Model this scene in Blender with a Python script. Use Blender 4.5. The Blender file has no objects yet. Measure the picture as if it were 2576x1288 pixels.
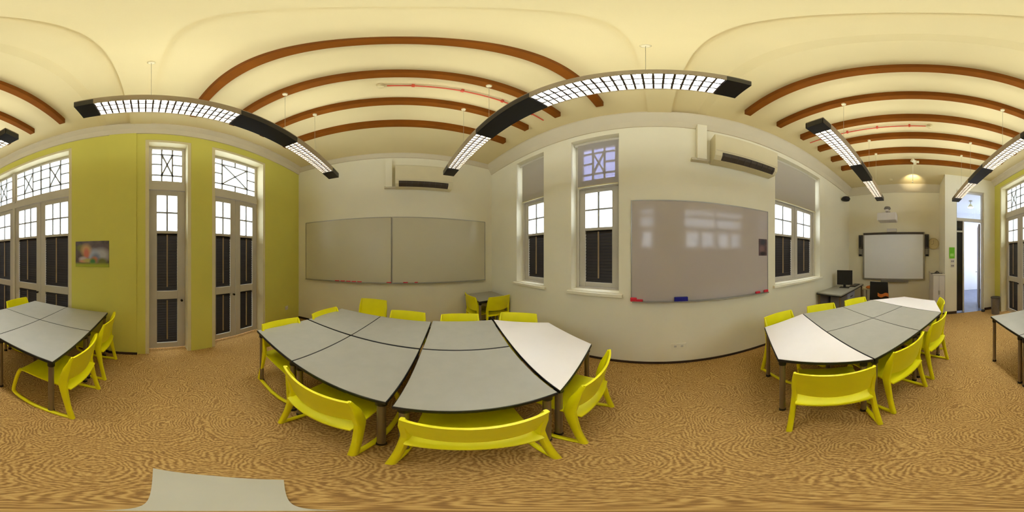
import bpy, math, random
from mathutils import Vector
random.seed(4)
R = math.radians
scene = bpy.context.scene
col = scene.collection

# ------------------------------------------------------------------ camera, world, exposure
cam = bpy.data.cameras.new('camera')
cam.type = 'PANO'
for holder in (cam, getattr(cam, 'cycles', None)):
    try:
        holder.panorama_type = 'EQUIRECTANGULAR'
    except Exception:
        pass
cam.clip_start = 0.01
cam_o = bpy.data.objects.new('camera', cam)
col.objects.link(cam_o)
cam_o.location = (0, 0, 1.5)
cam_o.rotation_euler = (R(90), 0, R(-39.41))
scene.camera = cam_o

world = bpy.data.worlds.new('daylight')
scene.world = world
world.use_nodes = True
bg = world.node_tree.nodes['Background']
bg.inputs['Color'].default_value = (0.86, 0.93, 1.0, 1)
bg.inputs['Strength'].default_value = 3.4

LAMP = 40.0          # emission strength of the lit louvres of the pendant lights
FILL_UP = 10.0       # emission strength of hidden glowing strips added on top to brighten the ceiling
scene.view_settings.view_transform = 'Standard'
scene.view_settings.look = 'None'
scene.view_settings.gamma = 1
scene.view_settings.use_curve_mapping = False
scene.view_settings.exposure = 1.3
try:
    scene.cycles.use_denoising = True
    scene.cycles.adaptive_threshold = 0.04
    scene.cycles.max_bounces = 7
    scene.cycles.diffuse_bounces = 4
    scene.cycles.transparent_max_bounces = 16
    scene.cycles.sample_clamp_indirect = 6
    scene.cycles.caustics_reflective = False
    scene.cycles.caustics_refractive = False
except Exception:
    pass

# ------------------------------------------------------------------ room measures (metres)
XW, XE = -2.19, 1.933      # west (yellow) wall, east (window) wall
YN, YS = 3.06, -4.75       # north wall (double whiteboard), south wall (screen)
YP = -3.93                 # plane of the pier and the doorway
ZC = 3.70                  # ceiling
TH = 0.28

# ------------------------------------------------------------------ materials
def lin(c):
    return tuple(((v/255)/12.92 if v/255 <= 0.04045 else ((v/255+0.055)/1.055)**2.4) for v in c)

def mat(name, rgb, rough=0.6, var=0.05, scale=6, bump=0.0, bscale=60, metal=0.0, spec=None, emit=0.0, coat=0.0):
    m = bpy.data.materials.new(name)
    m.use_nodes = True
    nt = m.node_tree
    b = nt.nodes['Principled BSDF']
    c = lin(rgb)
    tc = nt.nodes.new('ShaderNodeTexCoord')
    nz = nt.nodes.new('ShaderNodeTexNoise')
    nz.inputs['Scale'].default_value = scale
    nz.inputs['Detail'].default_value = 3
    nt.links.new(tc.outputs['Object'], nz.inputs['Vector'])
    rp = nt.nodes.new('ShaderNodeValToRGB')
    rp.color_ramp.elements[0].position = 0.3
    rp.color_ramp.elements[1].position = 0.7
    rp.color_ramp.elements[0].color = tuple(v*(1-var) for v in c)+(1,)
    rp.color_ramp.elements[1].color = tuple(min(1, v*(1+var)) for v in c)+(1,)
    nt.links.new(nz.outputs['Fac'], rp.inputs['Fac'])
    nt.links.new(rp.outputs['Color'], b.inputs['Base Color'])
    b.inputs['Roughness'].default_value = rough
    b.inputs['Metallic'].default_value = metal
    if spec is not None:
        b.inputs['Specular IOR Level'].default_value = spec
    if coat:
        b.inputs['Coat Weight'].default_value = coat
        b.inputs['Coat Roughness'].default_value = 0.08
    if emit:
        b.inputs['Emission Color'].default_value = c+(1,)
        b.inputs['Emission Strength'].default_value = emit
    if bump:
        n2 = nt.nodes.new('ShaderNodeTexNoise')
        n2.inputs['Scale'].default_value = bscale
        nt.links.new(tc.outputs['Object'], n2.inputs['Vector'])
        bp = nt.nodes.new('ShaderNodeBump')
        bp.inputs['Strength'].default_value = bump
        bp.inputs['Distance'].default_value = 0.01
        nt.links.new(n2.outputs['Fac'], bp.inputs['Height'])
        nt.links.new(bp.outputs['Normal'], b.inputs['Normal'])
    return m

M = {
    'wall': mat('wall_paint_cream', (243, 236, 210), 0.8, 0.02, 2, 0.05, 200),
    'yellow': mat('wall_paint_yellow', (218, 211, 98), 0.75, 0.02, 2, 0.05, 200),
    'ceiling': mat('ceiling_paint', (226, 208, 158), 0.85, 0.02, 2, 0.03, 150),
    'cornice': mat('cornice_plaster', (216, 204, 176), 0.8, 0.02, 3),
    'beam': mat('brown_beam_paint', (124, 68, 6), 0.75, 0.12, 4, spec=0.15),
    'frame': mat('white_joinery_paint', (206, 198, 180), 0.5, 0.03, 5),
    'leaf': mat('door_leaf_paint', (192, 184, 168), 0.5, 0.03, 5),
    'lining': mat('cream_lining_paint', (222, 210, 165), 0.6, 0.03, 5),
    'muntin': mat('glazing_bar_paint', (150, 148, 142), 0.5, 0.03, 5),
    'slat': mat('dark_shutter_timber', (32, 24, 21), 0.45, 0.2, 8),
    'rod': mat('tilt_rod_timber', (150, 126, 92), 0.5, 0.1, 8),
    'knob': mat('dark_bronze', (40, 34, 28), 0.35, 0.05, 8, metal=0.7),
    'board': mat('whiteboard_enamel', (192, 180, 172), 0.11, 0.015, 1.5),
    'board_n': mat('whiteboard_enamel_warm', (212, 204, 176), 0.22, 0.015, 1.5),
    'alu': mat('aluminium_trim', (170, 166, 156), 0.4, 0.04, 10, metal=0.6),
    'desk': mat('grey_laminate', (170, 166, 150), 0.38, 0.03, 12),
    'white_top': mat('white_laminate', (244, 236, 226), 0.32, 0.01, 6),
    'black': mat('black_plastic', (22, 21, 22), 0.45, 0.1, 10),
    'leg': mat('taupe_steel', (136, 118, 96), 0.35, 0.05, 10, metal=0.35),
    'chair': mat('yellow_plastic', (250, 240, 4), 0.42, 0.03, 8, 0.02, 300),
    'ac': mat('aircon_plastic', (226, 214, 176), 0.45, 0.02, 6),
    'slot': mat('dark_air_slot', (66, 54, 40), 0.6, 0.1, 10),
    'light_body': mat('light_body_grey', (176, 160, 132), 0.4, 0.04, 10, metal=0.3),
    'wire': mat('steel_wire', (180, 170, 140), 0.4, 0.03, 10, metal=0.5),
    'red': mat('red_plastic', (226, 40, 60), 0.4, 0.05, 20),
    'pipe': mat('red_pipe_paint', (214, 74, 44), 0.45, 0.08, 20),
    'blue': mat('blue_eraser_foam', (18, 16, 140), 0.6, 0.05, 20),
    'screen': mat('screen_surface', (246, 247, 250), 0.4, 0.01, 3),
    'grey': mat('mid_grey_plastic', (128, 122, 112), 0.5, 0.05, 10),
    'dgrey': mat('dark_grey_plastic', (70, 62, 54), 0.5, 0.08, 10),
    'lav': mat('grey_steel_pedestal', (150, 148, 156), 0.45, 0.04, 10),
    'orange': mat('orange_cloth', (206, 112, 36), 0.7, 0.1, 20),
    'cabinet': mat('white_cabinet', (222, 214, 204), 0.5, 0.02, 6),
    'green': mat('green_sign', (118, 196, 30), 0.45, 0.1, 30),
    'lgreen': mat('pale_green_print', (176, 226, 110), 0.45, 0.05, 30),
    'clock': mat('cream_clock_face', (214, 196, 146), 0.5, 0.04, 20),
    'clock_rim': mat('tan_clock_rim', (196, 174, 124), 0.5, 0.04, 20),
    'corr_wall': mat('corridor_white', (226, 228, 236), 0.7, 0.02, 3),
    'corr_floor': mat('blue_grey_tile', (104, 112, 140), 0.25, 0.08, 6),
    'dglass': mat('dark_tinted_panel', (36, 36, 42), 0.12, 0.1, 4),
    'bronze': mat('brown_grey_door', (118, 106, 92), 0.45, 0.05, 5),
    'base': mat('dark_skirting', (58, 42, 30), 0.5, 0.1, 8),
    'sheet': mat('pale_grey_sheet', (196, 190, 166), 0.6, 0.03, 4),
    'steel': mat('brushed_bin_steel', (120, 112, 104), 0.45, 0.12, 14, metal=0.3),
}

def glass_mat():
    m = bpy.data.materials.new('window_glass')
    m.use_nodes = True
    nt = m.node_tree
    for n in list(nt.nodes):
        nt.nodes.remove(n)
    out = nt.nodes.new('ShaderNodeOutputMaterial')
    mx = nt.nodes.new('ShaderNodeMixShader')
    tr = nt.nodes.new('ShaderNodeBsdfTransparent')
    tr.inputs['Color'].default_value = (0.94, 0.96, 0.98, 1)
    gl = nt.nodes.new('ShaderNodeBsdfGlossy')
    gl.inputs['Roughness'].default_value = 0.03
    lw = nt.nodes.new('ShaderNodeLayerWeight')
    pw = nt.nodes.new('ShaderNodeMath'); pw.operation = 'POWER'; pw.inputs[1].default_value = 4
    fr = nt.nodes.new('ShaderNodeMath'); fr.operation = 'MULTIPLY_ADD'; fr.inputs[1].default_value = 0.6; fr.inputs[2].default_value = 0.03
    nt.links.new(lw.outputs['Facing'], pw.inputs[0])
    nt.links.new(pw.outputs[0], fr.inputs[0])
    nt.links.new(fr.outputs[0], mx.inputs[0])
    nt.links.new(tr.outputs[0], mx.inputs[1])
    nt.links.new(gl.outputs[0], mx.inputs[2])
    nt.links.new(mx.outputs[0], out.inputs[0])
    return m
M['glass'] = glass_mat()

def blind_mat(name, fac):
    m = bpy.data.materials.new(name)
    m.use_nodes = True
    nt = m.node_tree
    for n in list(nt.nodes):
        nt.nodes.remove(n)
    out = nt.nodes.new('ShaderNodeOutputMaterial')
    mx = nt.nodes.new('ShaderNodeMixShader')
    mx.inputs[0].default_value = fac
    df = nt.nodes.new('ShaderNodeBsdfDiffuse')
    tl = nt.nodes.new('ShaderNodeBsdfTransparent')
    tc = nt.nodes.new('ShaderNodeTexCoord')
    wv = nt.nodes.new('ShaderNodeTexNoise')
    wv.inputs['Scale'].default_value = 240
    rp = nt.nodes.new('ShaderNodeValToRGB')
    rp.color_ramp.elements[0].color = lin((186, 178, 162))+(1,)
    rp.color_ramp.elements[1].color = lin((206, 198, 182))+(1,)
    nt.links.new(tc.outputs['Object'], wv.inputs['Vector'])
    nt.links.new(wv.outputs['Fac'], rp.inputs['Fac'])
    nt.links.new(rp.outputs['Color'], df.inputs['Color'])
    tl.inputs['Color'].default_value = (0.62, 0.62, 0.85, 1)
    nt.links.new(df.outputs[0], mx.inputs[1])
    nt.links.new(tl.outputs[0], mx.inputs[2])
    nt.links.new(mx.outputs[0], out.inputs[0])
    return m
M['blind'] = blind_mat('roller_blind_fabric', 0.06)
M['sheer'] = blind_mat('sheer_roller_blind_fabric', 0.34)

def emit_mat(name, rgb, strength):
    m = bpy.data.materials.new(name)
    m.use_nodes = True
    nt = m.node_tree
    b = nt.nodes['Principled BSDF']
    b.inputs['Base Color'].default_value = (0.9, 0.9, 0.9, 1)
    b.inputs['Emission Color'].default_value = rgb+(1,)
    b.inputs['Emission Strength'].default_value = strength
    return m
M['lamp'] = emit_mat('lit_tube_diffuser', (0.95, 1.0, 1.04), LAMP)
M['lamp_s'] = emit_mat('lit_tube_diffuser_south', (0.95, 1.0, 1.04), LAMP*1.4)
M['fill_up'] = emit_mat('added_up_fill_glow', (0.95, 0.99, 0.90), FILL_UP)  # added upward fill glow, not a visible part of the pendants
M['bulb'] = emit_mat('warm_bulb', (1.0, 0.72, 0.42), 30)
M['louvre'] = mat('louvre_blade', (84, 72, 54), 0.6, 0.05, 20)

def carpet_mat():
    m = bpy.data.materials.new('wavy_brown_carpet')
    m.use_nodes = True
    nt = m.node_tree
    N, L = nt.nodes, nt.links
    b = N['Principled BSDF']
    b.inputs['Roughness'].default_value = 0.95
    b.inputs['Specular IOR Level'].default_value = 0.1
    tc = N.new('ShaderNodeTexCoord')
    nz = N.new('ShaderNodeTexNoise'); nz.inputs['Scale'].default_value = 7; nz.inputs['Detail'].default_value = 4
    L.new(tc.outputs['Object'], nz.inputs['Vector'])
    sub = N.new('ShaderNodeVectorMath'); sub.operation = 'SUBTRACT'; sub.inputs[1].default_value = (0.5, 0.5, 0.5)
    L.new(nz.outputs['Color'], sub.inputs[0])
    sc = N.new('ShaderNodeVectorMath'); sc.operation = 'SCALE'; sc.inputs['Scale'].default_value = 0.16
    L.new(sub.outputs[0], sc.inputs[0])
    ad = N.new('ShaderNodeVectorMath'); ad.operation = 'ADD'
    L.new(tc.outputs['Object'], ad.inputs[0]); L.new(sc.outputs[0], ad.inputs[1])
    vo = N.new('ShaderNodeTexVoronoi'); vo.voronoi_dimensions = '2D'
    vo.inputs['Scale'].default_value = 2.6
    L.new(ad.outputs[0], vo.inputs['Vector'])
    mu = N.new('ShaderNodeMath'); mu.operation = 'MULTIPLY'; mu.inputs[1].default_value = 2*math.pi/(0.021*2.6)
    L.new(vo.outputs['Distance'], mu.inputs[0])
    sn = N.new('ShaderNodeMath'); sn.operation = 'SINE'
    L.new(mu.outputs[0], sn.inputs[0])
    n2 = N.new('ShaderNodeTexNoise'); n2.inputs['Scale'].default_value = 90; n2.inputs['Detail'].default_value = 3
    L.new(tc.outputs['Object'], n2.inputs['Vector'])
    m2 = N.new('ShaderNodeMath'); m2.operation = 'MULTIPLY_ADD'; m2.inputs[1].default_value = 6.5; m2.inputs[2].default_value = -3.25
    L.new(n2.outputs['Fac'], m2.inputs[0])
    a2 = N.new('ShaderNodeMath'); a2.operation = 'ADD'
    L.new(sn.outputs[0], a2.inputs[0]); L.new(m2.outputs[0], a2.inputs[1])
    mr = N.new('ShaderNodeMapRange'); mr.inputs['From Min'].default_value = -2.0; mr.inputs['From Max'].default_value = 2.0
    L.new(a2.outputs[0], mr.inputs['Value'])
    rp = N.new('ShaderNodeValToRGB')
    e = rp.color_ramp.elements
    e[0].position = 0.18; e[0].color = lin((148, 112, 66))+(1,)
    e[1].position = 0.85; e[1].color = lin((208, 170, 104))+(1,)
    k = e.new(0.5); k.color = lin((182, 143, 82))+(1,)
    L.new(mr.outputs[0], rp.inputs['Fac'])
    L.new(rp.outputs['Color'], b.inputs['Base Color'])
    bp = N.new('ShaderNodeBump'); bp.inputs['Strength'].default_value = 0.4; bp.inputs['Distance'].default_value = 0.004
    L.new(mr.outputs[0], bp.inputs['Height']); L.new(bp.outputs['Normal'], b.inputs['Normal'])
    return m
M['carpet'] = carpet_mat()

# ------------------------------------------------------------------ mesh builder
class MB:
    def __init__(self):
        self.v, self.f = [], []
    def add(self, vs, fs):
        o = len(self.v)
        self.v += [tuple(p) for p in vs]
        self.f += [tuple(i+o for i in f) for f in fs]
        return self
    def box(self, x0, x1, y0, y1, z0, z1):
        x0, x1 = sorted((x0, x1)); y0, y1 = sorted((y0, y1)); z0, z1 = sorted((z0, z1))
        vs = [(x, y, z) for z in (z0, z1) for y in (y0, y1) for x in (x0, x1)]
        return self.add(vs, [(0, 2, 3, 1), (4, 5, 7, 6), (0, 1, 5, 4), (2, 6, 7, 3), (0, 4, 6, 2), (1, 3, 7, 5)])
    def cyl(self, p, q, r, n=12, r2=None):
        p, q = Vector(p), Vector(q)
        d = (q-p).normalized()
        a = d.orthogonal().normalized(); b = d.cross(a)
        r2 = r if r2 is None else r2
        vs = [p+(a*math.cos(t)+b*math.sin(t))*r for t in [2*math.pi*i/n for i in range(n)]]
        vs += [q+(a*math.cos(t)+b*math.sin(t))*r2 for t in [2*math.pi*i/n for i in range(n)]]
        fs = [(i, (i+1) % n, n+(i+1) % n, n+i) for i in range(n)]
        fs += [tuple(range(n))[::-1], tuple(range(n, 2*n))]
        return self.add(vs, fs)
    def prism(self, poly, z0, z1):          # polygon in x,y, counter-clockwise
        n = len(poly)
        vs = [(x, y, z0) for x, y in poly]+[(x, y, z1) for x, y in poly]
        fs = [(i, (i+1) % n, n+(i+1) % n, n+i) for i in range(n)]
        fs += [tuple(range(n))[::-1], tuple(range(n, 2*n))]
        return self.add(vs, fs)
    def bar(self, p, q, w, d, up=(1, 0, 0)):  # rectangular bar between two points, d measured along 'up'
        p, q = Vector(p), Vector(q)
        t = (q-p).normalized(); u = Vector(up).normalized(); s = t.cross(u).normalized()
        vs = []
        for c in (p, q):
            for a, b in ((-1, -1), (1, -1), (1, 1), (-1, 1)):
                vs.append(c+s*(a*w/2)+u*(b*d/2))
        return self.add(vs, [(0, 1, 5, 4), (1, 2, 6, 5), (2, 3, 7, 6), (3, 0, 4, 7), (3, 2, 1, 0), (4, 5, 6, 7)])
    def extr_x(self, prof, x0, x1):         # profile in (y,z) run along x
        n = len(prof)
        vs = [(x0, y, z) for y, z in prof]+[(x1, y, z) for y, z in prof]
        fs = [(i, (i+1) % n, n+(i+1) % n, n+i) for i in range(n)]+[tuple(range(n))[::-1], tuple(range(n, 2*n))]
        return self.add(vs, fs)
    def extr_y(self, prof, y0, y1):         # profile in (x,z) run along y
        n = len(prof)
        vs = [(x, y0, z) for x, z in prof]+[(x, y1, z) for x, z in prof]
        fs = [(i, (i+1) % n, n+(i+1) % n, n+i) for i in range(n)]+[tuple(range(n))[::-1], tuple(range(n, 2*n))]
        return self.add(vs, fs)
    def lathe(self, prof, c, n=20):          # (r,z) profile about a vertical axis
        k = len(prof)
        vs = [(c[0]+r*math.cos(2*math.pi*i/n), c[1]+r*math.sin(2*math.pi*i/n), c[2]+z) for r, z in prof for i in range(n)]
        fs = [(j*n+i, j*n+(i+1) % n, (j+1)*n+(i+1) % n, (j+1)*n+i) for j in range(k-1) for i in range(n)]
        fs += [tuple(range(n))[::-1], tuple(range((k-1)*n, k*n))]
        return self.add(vs, fs)
    def build(self, name, m, parent=None, bevel=0.0, origin=None, smooth=None):
        if parent is not None:
            r = parent
            while r.parent:
                r = r.parent
            org = Vector(r.location)
        elif origin == 'base' or origin is None:
            xs, ys, zs = zip(*self.v)
            org = Vector(((min(xs)+max(xs))/2, (min(ys)+max(ys))/2, min(zs)))
        else:
            org = Vector(origin)
        me = bpy.data.meshes.new(name)
        me.from_pydata([tuple(Vector(p)-org) for p in self.v], [], self.f)
        me.materials.append(M[m] if isinstance(m, str) else m)
        me.update()
        import bmesh
        bm = bmesh.new(); bm.from_mesh(me)
        bmesh.ops.recalc_face_normals(bm, faces=bm.faces[:])
        bm.to_mesh(me); bm.free()
        if smooth:
            me.shade_smooth()
            me.set_sharp_from_angle(angle=R(smooth))
        o = bpy.data.objects.new(name, me)
        col.objects.link(o)
        if parent is not None:
            o.parent = parent
        else:
            o.location = org
        if bevel:
            bv = o.modifiers.new('bevel', 'BEVEL')
            bv.width = bevel; bv.segments = 2; bv.limit_method = 'ANGLE'; bv.angle_limit = R(50)
        return o

def tag(o, label=None, cat=None, group=None, kind=None):
    if label: o['label'] = label
    if cat: o['category'] = cat
    if group: o['group'] = group
    if kind: o['kind'] = kind
    return o
def thing(name, loc, label, cat, group=None, kind=None, rz=0):
    e = bpy.data.objects.new(name, None)
    e.empty_display_size = 0.1
    col.objects.link(e)
    e.location = loc
    e.rotation_euler = (0, 0, rz)
    return tag(e, label, cat, group, kind)
def struct(name, mb, m, label=None, cat=None, bevel=0):
    return tag(mb.build(name, m, bevel=bevel), label, cat, kind='structure')
def copy_tree(o, parent=None):
    c = o.copy(); col.objects.link(c); c.parent = parent
    for ch in o.children:
        copy_tree(ch, c)
    return c

def wall_rects(u0, u1, z0, z1, ops):
    out = []; u = u0
    for a, b, c, d in sorted(ops):
        if a > u: out.append((u, a, z0, z1))
        if c > z0: out.append((a, b, z0, c))
        if d < z1: out.append((a, b, d, z1))
        u = b
    if u < u1: out.append((u, u1, z0, z1))
    return out

# ------------------------------------------------------------------ openings (u along y)
DOORS = {'single': (0.02, 0.655), 'double': (0.975, 2.02), 'four': (-3.65, -1.04)}
ZD = 3.40
WINS = [(1.59, 2.22), (0.446, 1.106), (-3.05, -1.735)]
ZW0, ZW1 = 1.03, 3.36

# ------------------------------------------------------------------ the setting
f = MB(); f.box(XW-TH, XE+TH, YP, YN+TH, -0.12, 0.0); f.box(-0.81-0.29, XE+TH, YS-TH, YP, -0.12, 0.0)
struct('floor', f, 'carpet', 'brown wavy-patterned carpet covering the classroom floor', 'floor')

c = MB()
c.box(XW-TH, XE+TH, -0.17, YN+TH, ZC, ZC+0.15)
c.box(XW-TH, XE+TH, -0.47, -0.17, ZC+0.035, ZC+0.15)
c.box(XW-TH, XE+TH, YS-TH, -0.56, ZC, ZC+0.15)
c.extr_x([(-0.47, ZC+0.035), (-0.56, ZC), (-0.56, ZC+0.15), (-0.47, ZC+0.15)], XW-TH, XE+TH)
struct('ceiling', c, 'ceiling', 'flat cream painted ceiling with a shallow recessed band', 'ceiling')
t = MB(); t.box(XW, XE, -0.17, 0.09, ZC-0.018, ZC)
struct('trim_1', t, 'ceiling', 'flat cream plaster band crossing the ceiling', 'trim')

w = MB()
for a, b, z0, z1 in wall_rects(YP-0.25, YN, 0, ZC, [(DOORS[k][0], DOORS[k][1], 0, ZD) for k in DOORS]):
    w.box(XW-TH, XW, a, b, z0, z1)
struct('wall_west', w, 'yellow', 'mustard yellow wall with tall shuttered doors', 'wall')
p = MB(); p.box(XW, XW+0.018, -0.47, -0.10, 0.0, 3.54)
struct('trim_2', p, 'yellow', 'shallow yellow pilaster beside the single shuttered door', 'trim')

w = MB()
for a, b, z0, z1 in wall_rects(YS-TH, YN, 0, ZC, [(a, b, ZW0, ZW1) for a, b in WINS]):
    w.box(XE, XE+TH, a, b, z0, z1)
struct('wall_east', w, 'wall', 'cream wall with windows around a large whiteboard', 'wall')

w = MB(); w.box(XW-TH, XE+TH, YN, YN+TH, 0, ZC)
struct('wall_north', w, 'wall', 'cream end wall behind the double whiteboard', 'wall')

w = MB()
w.box(-0.81, XE, YS-TH, YS, 0, ZC)
struct('wall_south', w, 'wall', 'cream end wall behind the interactive board', 'wall')
w = MB()
w.box(-1.10, -0.81, YS-TH, YP, 0, ZC)
struct('wall_south_pier', w, 'wall', 'deep cream pier between the screen wall and the doorway', 'wall')
w = MB()
w.box(-1.87, -1.10, YP-0.25, YP, 3.28, ZC)
w.box(XW-TH, -1.87, YP-0.25, YP, 0, ZC)
struct('wall_south_doorway', w, 'wall', 'cream wall around the tall entrance doorway', 'wall')

# cornices
def cornice_y(x, s, y0, y1, z0, d):
    return MB().extr_y([(x, z0), (x+s*0.02, z0), (x+s*0.03, z0+0.03), (x+s*0.05, z0+0.09), (x+s*d, ZC-0.03), (x+s*d, ZC), (x, ZC)], y0, y1)
struct('trim_3', cornice_y(XW, 1, YP, YN, 3.54, 0.12), 'cornice', 'plaster cornice above the yellow wall', 'trim')
struct('trim_4', cornice_y(XE, -1, YS, YN, 3.46, 0.14), 'cornice', 'plaster cornice above the window wall', 'trim')
struct('trim_5', MB().extr_x([(YN, 3.60), (YN-0.03, 3.60), (YN-0.07, ZC-0.02), (YN-0.07, ZC), (YN, ZC)], XW, XE), 'cornice', 'thin cornice above the double whiteboard wall', 'trim')
struct('trim_6', MB().extr_x([(YS, 3.46), (YS+0.03, 3.46), (YS+0.12, ZC-0.02), (YS+0.12, ZC), (YS, ZC)], -0.81, XE), 'cornice', 'cornice above the screen wall', 'trim')

# skirtings
b = MB(); b.box(XE-0.012, XE, YS, YN, 0, 0.035)
struct('baseboard_east', b, 'base', 'dark skirting along the window wall', 'skirting')
b = MB(); b.box(XW+0.018, XW+0.03, -0.48, -0.09, 0, 0.04); b.box(XW, XW+0.012, -1.04, -0.48, 0, 0.04)
b.box(XW, XW+0.012, 2.02, YN, 0, 0.04)
struct('baseboard_west', b, 'base', 'dark skirting along the yellow wall', 'skirting')
b = MB(); b.box(-1.10, -0.81, YP, YP+0.014, 0, 0.07); b.box(-2.19, -1.87, YP, YP+0.014, 0, 0.07)
struct('baseboard_south', b, 'base', 'dark skirting at the foot of the pier by the doorway', 'skirting')
b = MB(); b.box(XW, XE, YN-0.012, YN, 0, 0.05)
struct('baseboard_north', b, 'base', 'dark skirting along the double whiteboard wall', 'skirting')

# corridor beyond the doorway
f = MB(); f.box(-3.7, -1.10, -6.9, YP, -0.12, -0.002)
struct('floor_corridor', f, 'corr_floor', 'blue-grey tiled corridor floor beyond the doorway', 'floor')
w = MB(); w.box(-3.7, -0.9, -6.9, -6.7, 0, 3.4); w.box(-1.10, -0.9, -6.7, YS-TH, 0, 3.4)
struct('wall_corridor', w, 'corr_wall', 'white corridor wall beyond the doorway', 'wall')
w = MB()
for a, b2, z0, z1 in wall_rects(-6.7, YP-0.25, 0, 3.4, [(-6.1, -4.4, 0.5, 2.7)]):
    w.box(-3.9, -3.7, a, b2, z0, z1)  # unseen wall added to block most daylight, opening sized for corridor brightness
w.box(-3.7, XW-TH, YP-0.25, YP-0.05, 0, 3.4)
struct('wall_daylight_block', w, 'corr_wall', 'unseen white wall with an opening, added to limit daylight in the corridor', 'wall')
w = MB(); w.box(-3.9, -0.9, -6.9, YP-0.25, 3.4, 3.5)
struct('ceiling_corridor', w, 'corr_wall', 'white ceiling of the corridor', 'ceiling')

# ------------------------------------------------------------------ shuttered doors and windows
def side_box(mb, side, u0, u1, d0, d1, z0, z1):
    if side == 'w':
        mb.box(XW-d1, XW-d0, u0, u1, z0, z1)
    else:
        mb.box(XE+d0, XE+d1, u0, u1, z0, z1)
def side_pt(side, u, d, z):
    return (XW-d, u, z) if side == 'w' else (XE+d, u, z)

def lattice(root, side, u0, u1, z0, z1, d, n, m='muntin'):
    tf = MB()
    fr = 0.045
    for a, b2, c2, e in ((u0, u1, z0, z0+fr), (u0, u1, z1-fr, z1), (u0, u0+fr, z0+fr, z1-fr), (u1-fr, u1, z0+fr, z1-fr)):
        side_box(tf, side, a, b2, d-0.02, d+0.03, c2, e)
    tr = tf.build('transom_frame', 'frame', root)
    bars = MB()
    U0, U1, Z0, Z1 = u0+fr, u1-fr, z0+fr, z1-fr
    W = (U1-U0)/n; H = Z1-Z0; bw = 0.022
    cx = (1, 0, 0)
    def bar(ua, za, ub, zb, wd=bw):
        bars.bar(side_pt(side, ua, d, za), side_pt(side, ub, d, zb), wd, 0.03, cx)
    for i in range(n):
        a = U0+i*W
        if i: bar(a, Z0, a, Z1, 0.03)
        sx = 0.32 if W < 0.6 else 0.2
        ua, ub = a+sx*W, a+(1-sx)*W
        za, zb = Z0+0.17*H, Z0+0.83*H
        bar(ua, Z0, ua, Z1); bar(ub, Z0, ub, Z1)
        bar(a, za, a+W, za); bar(a, zb, a+W, zb)
        bar(a, (Z0+Z1)/2, ua, (Z0+Z1)/2); bar(ub, (Z0+Z1)/2, a+W, (Z0+Z1)/2)
        if W >= 0.6:
            bar(a+W/2, Z0, a+W/2, za); bar(a+W/2, zb, a+W/2, Z1)
        bar(ua, za, ub, zb); bar(ua, zb, ub, za)
    bars.build('lattice_bars', m, tr)
    g = MB(); side_box(g, side, U0, U1, d+0.013, d+0.017, Z0, Z1)
    g.build('pane', 'glass', tr)

def louvre(side, u0, u1, z0, z1, d):
    mb = MB()
    n = max(3, int(round((z1-z0)/0.042)))
    st = (z1-z0)/n
    s = -1 if side == 'w' else 1
    x0 = XW if side == 'w' else XE
    for i in range(n):
        z = z0+(i+0.5)*st
        xa, xb = x0+s*(d-0.008), x0+s*(d+0.012)
        za, zb = z-st*0.56, z+st*0.56        # nearly closed blades
        th = 0.006
        mb.add([(xa, u0, za), (xa, u1, za), (xb, u1, zb), (xb, u0, zb),
                (xa, u0, za-th), (xa, u1, za-th), (xb, u1, zb-th), (xb, u0, zb-th)],
               [(0, 1, 2, 3), (7, 6, 5, 4), (0, 4, 5, 1), (1, 5, 6, 2), (2, 6, 7, 3), (3, 7, 4, 0)])
    return mb

def leaf(root, side, u0, u1, d, zs, stile, knob=0, name='door_leaf', cols=2):
    """zs = bottom, list of louvre bands, panes band, top."""
    zb, bands, (pz0, pz1), zt = zs
    f = MB()
    a, b2 = u0+stile, u1-stile
    side_box(f, side, u0, a, d-0.022, d+0.022, zb, zt)
    side_box(f, side, b2, u1, d-0.022, d+0.022, zb, zt)
    edges = [zb]+[e for band in bands for e in band]+[pz0, pz1, zt]
    for i in range(0, len(edges), 2):
        side_box(f, side, a, b2, d-0.02, d+0.02, edges[i], edges[i+1])
    lf = f.build(name, 'leaf', root, bevel=0.003)
    mu = MB()
    for k in range(1, cols):
        u = a+(b2-a)*k/cols
        side_box(mu, side, u-0.012, u+0.012, d-0.012, d+0.016, pz0, pz1)
    zm = (pz0+pz1)/2
    side_box(mu, side, a, b2, d-0.0125, d+0.0165, zm-0.012, zm+0.012)
    mu.build('glazing_bar', 'muntin', lf)
    for k in range(cols):
        ua, ub = a+(b2-a)*k/cols+(0.009 if k else 0), a+(b2-a)*(k+1)/cols-(0.009 if k < cols-1 else 0)
        for z0, z1 in ((pz0, zm-0.009), (zm+0.009, pz1)):
            g = MB(); side_box(g, side, ua, ub, d+0.001, d+0.004, z0, z1)
            g.build('pane', 'glass', lf)
    for z0, z1 in bands:
        tag(louvre(side, a, b2, z0, z1, d+0.004).build('louvre_slats', 'slat', lf), kind='stuff')
        r = MB(); u = (a+b2)/2
        side_box(r, side, u-0.009, u+0.009, d-0.02, d-0.008, z0+0.06, z1-0.02)
        r.build('tilt_rod', 'rod', lf)
    if knob:
        u = u1-stile*0.5 if knob > 0 else u0+stile*0.5
        k = MB(); s = 1 if side == 'w' else -1
        x = (XW-d if side == 'w' else XE+d)
        zk = 0.84 if name == 'door_leaf' else 1.5
        k.cyl((x+s*0.02, u, zk), (x+s*0.045, u, zk), 0.008, 8)
        k.cyl((x+s*0.045, u, zk), (x+s*0.07, u, zk), 0.018, 10)
        k.build('door_knob', 'knob', lf, smooth=40)
    return lf

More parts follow.
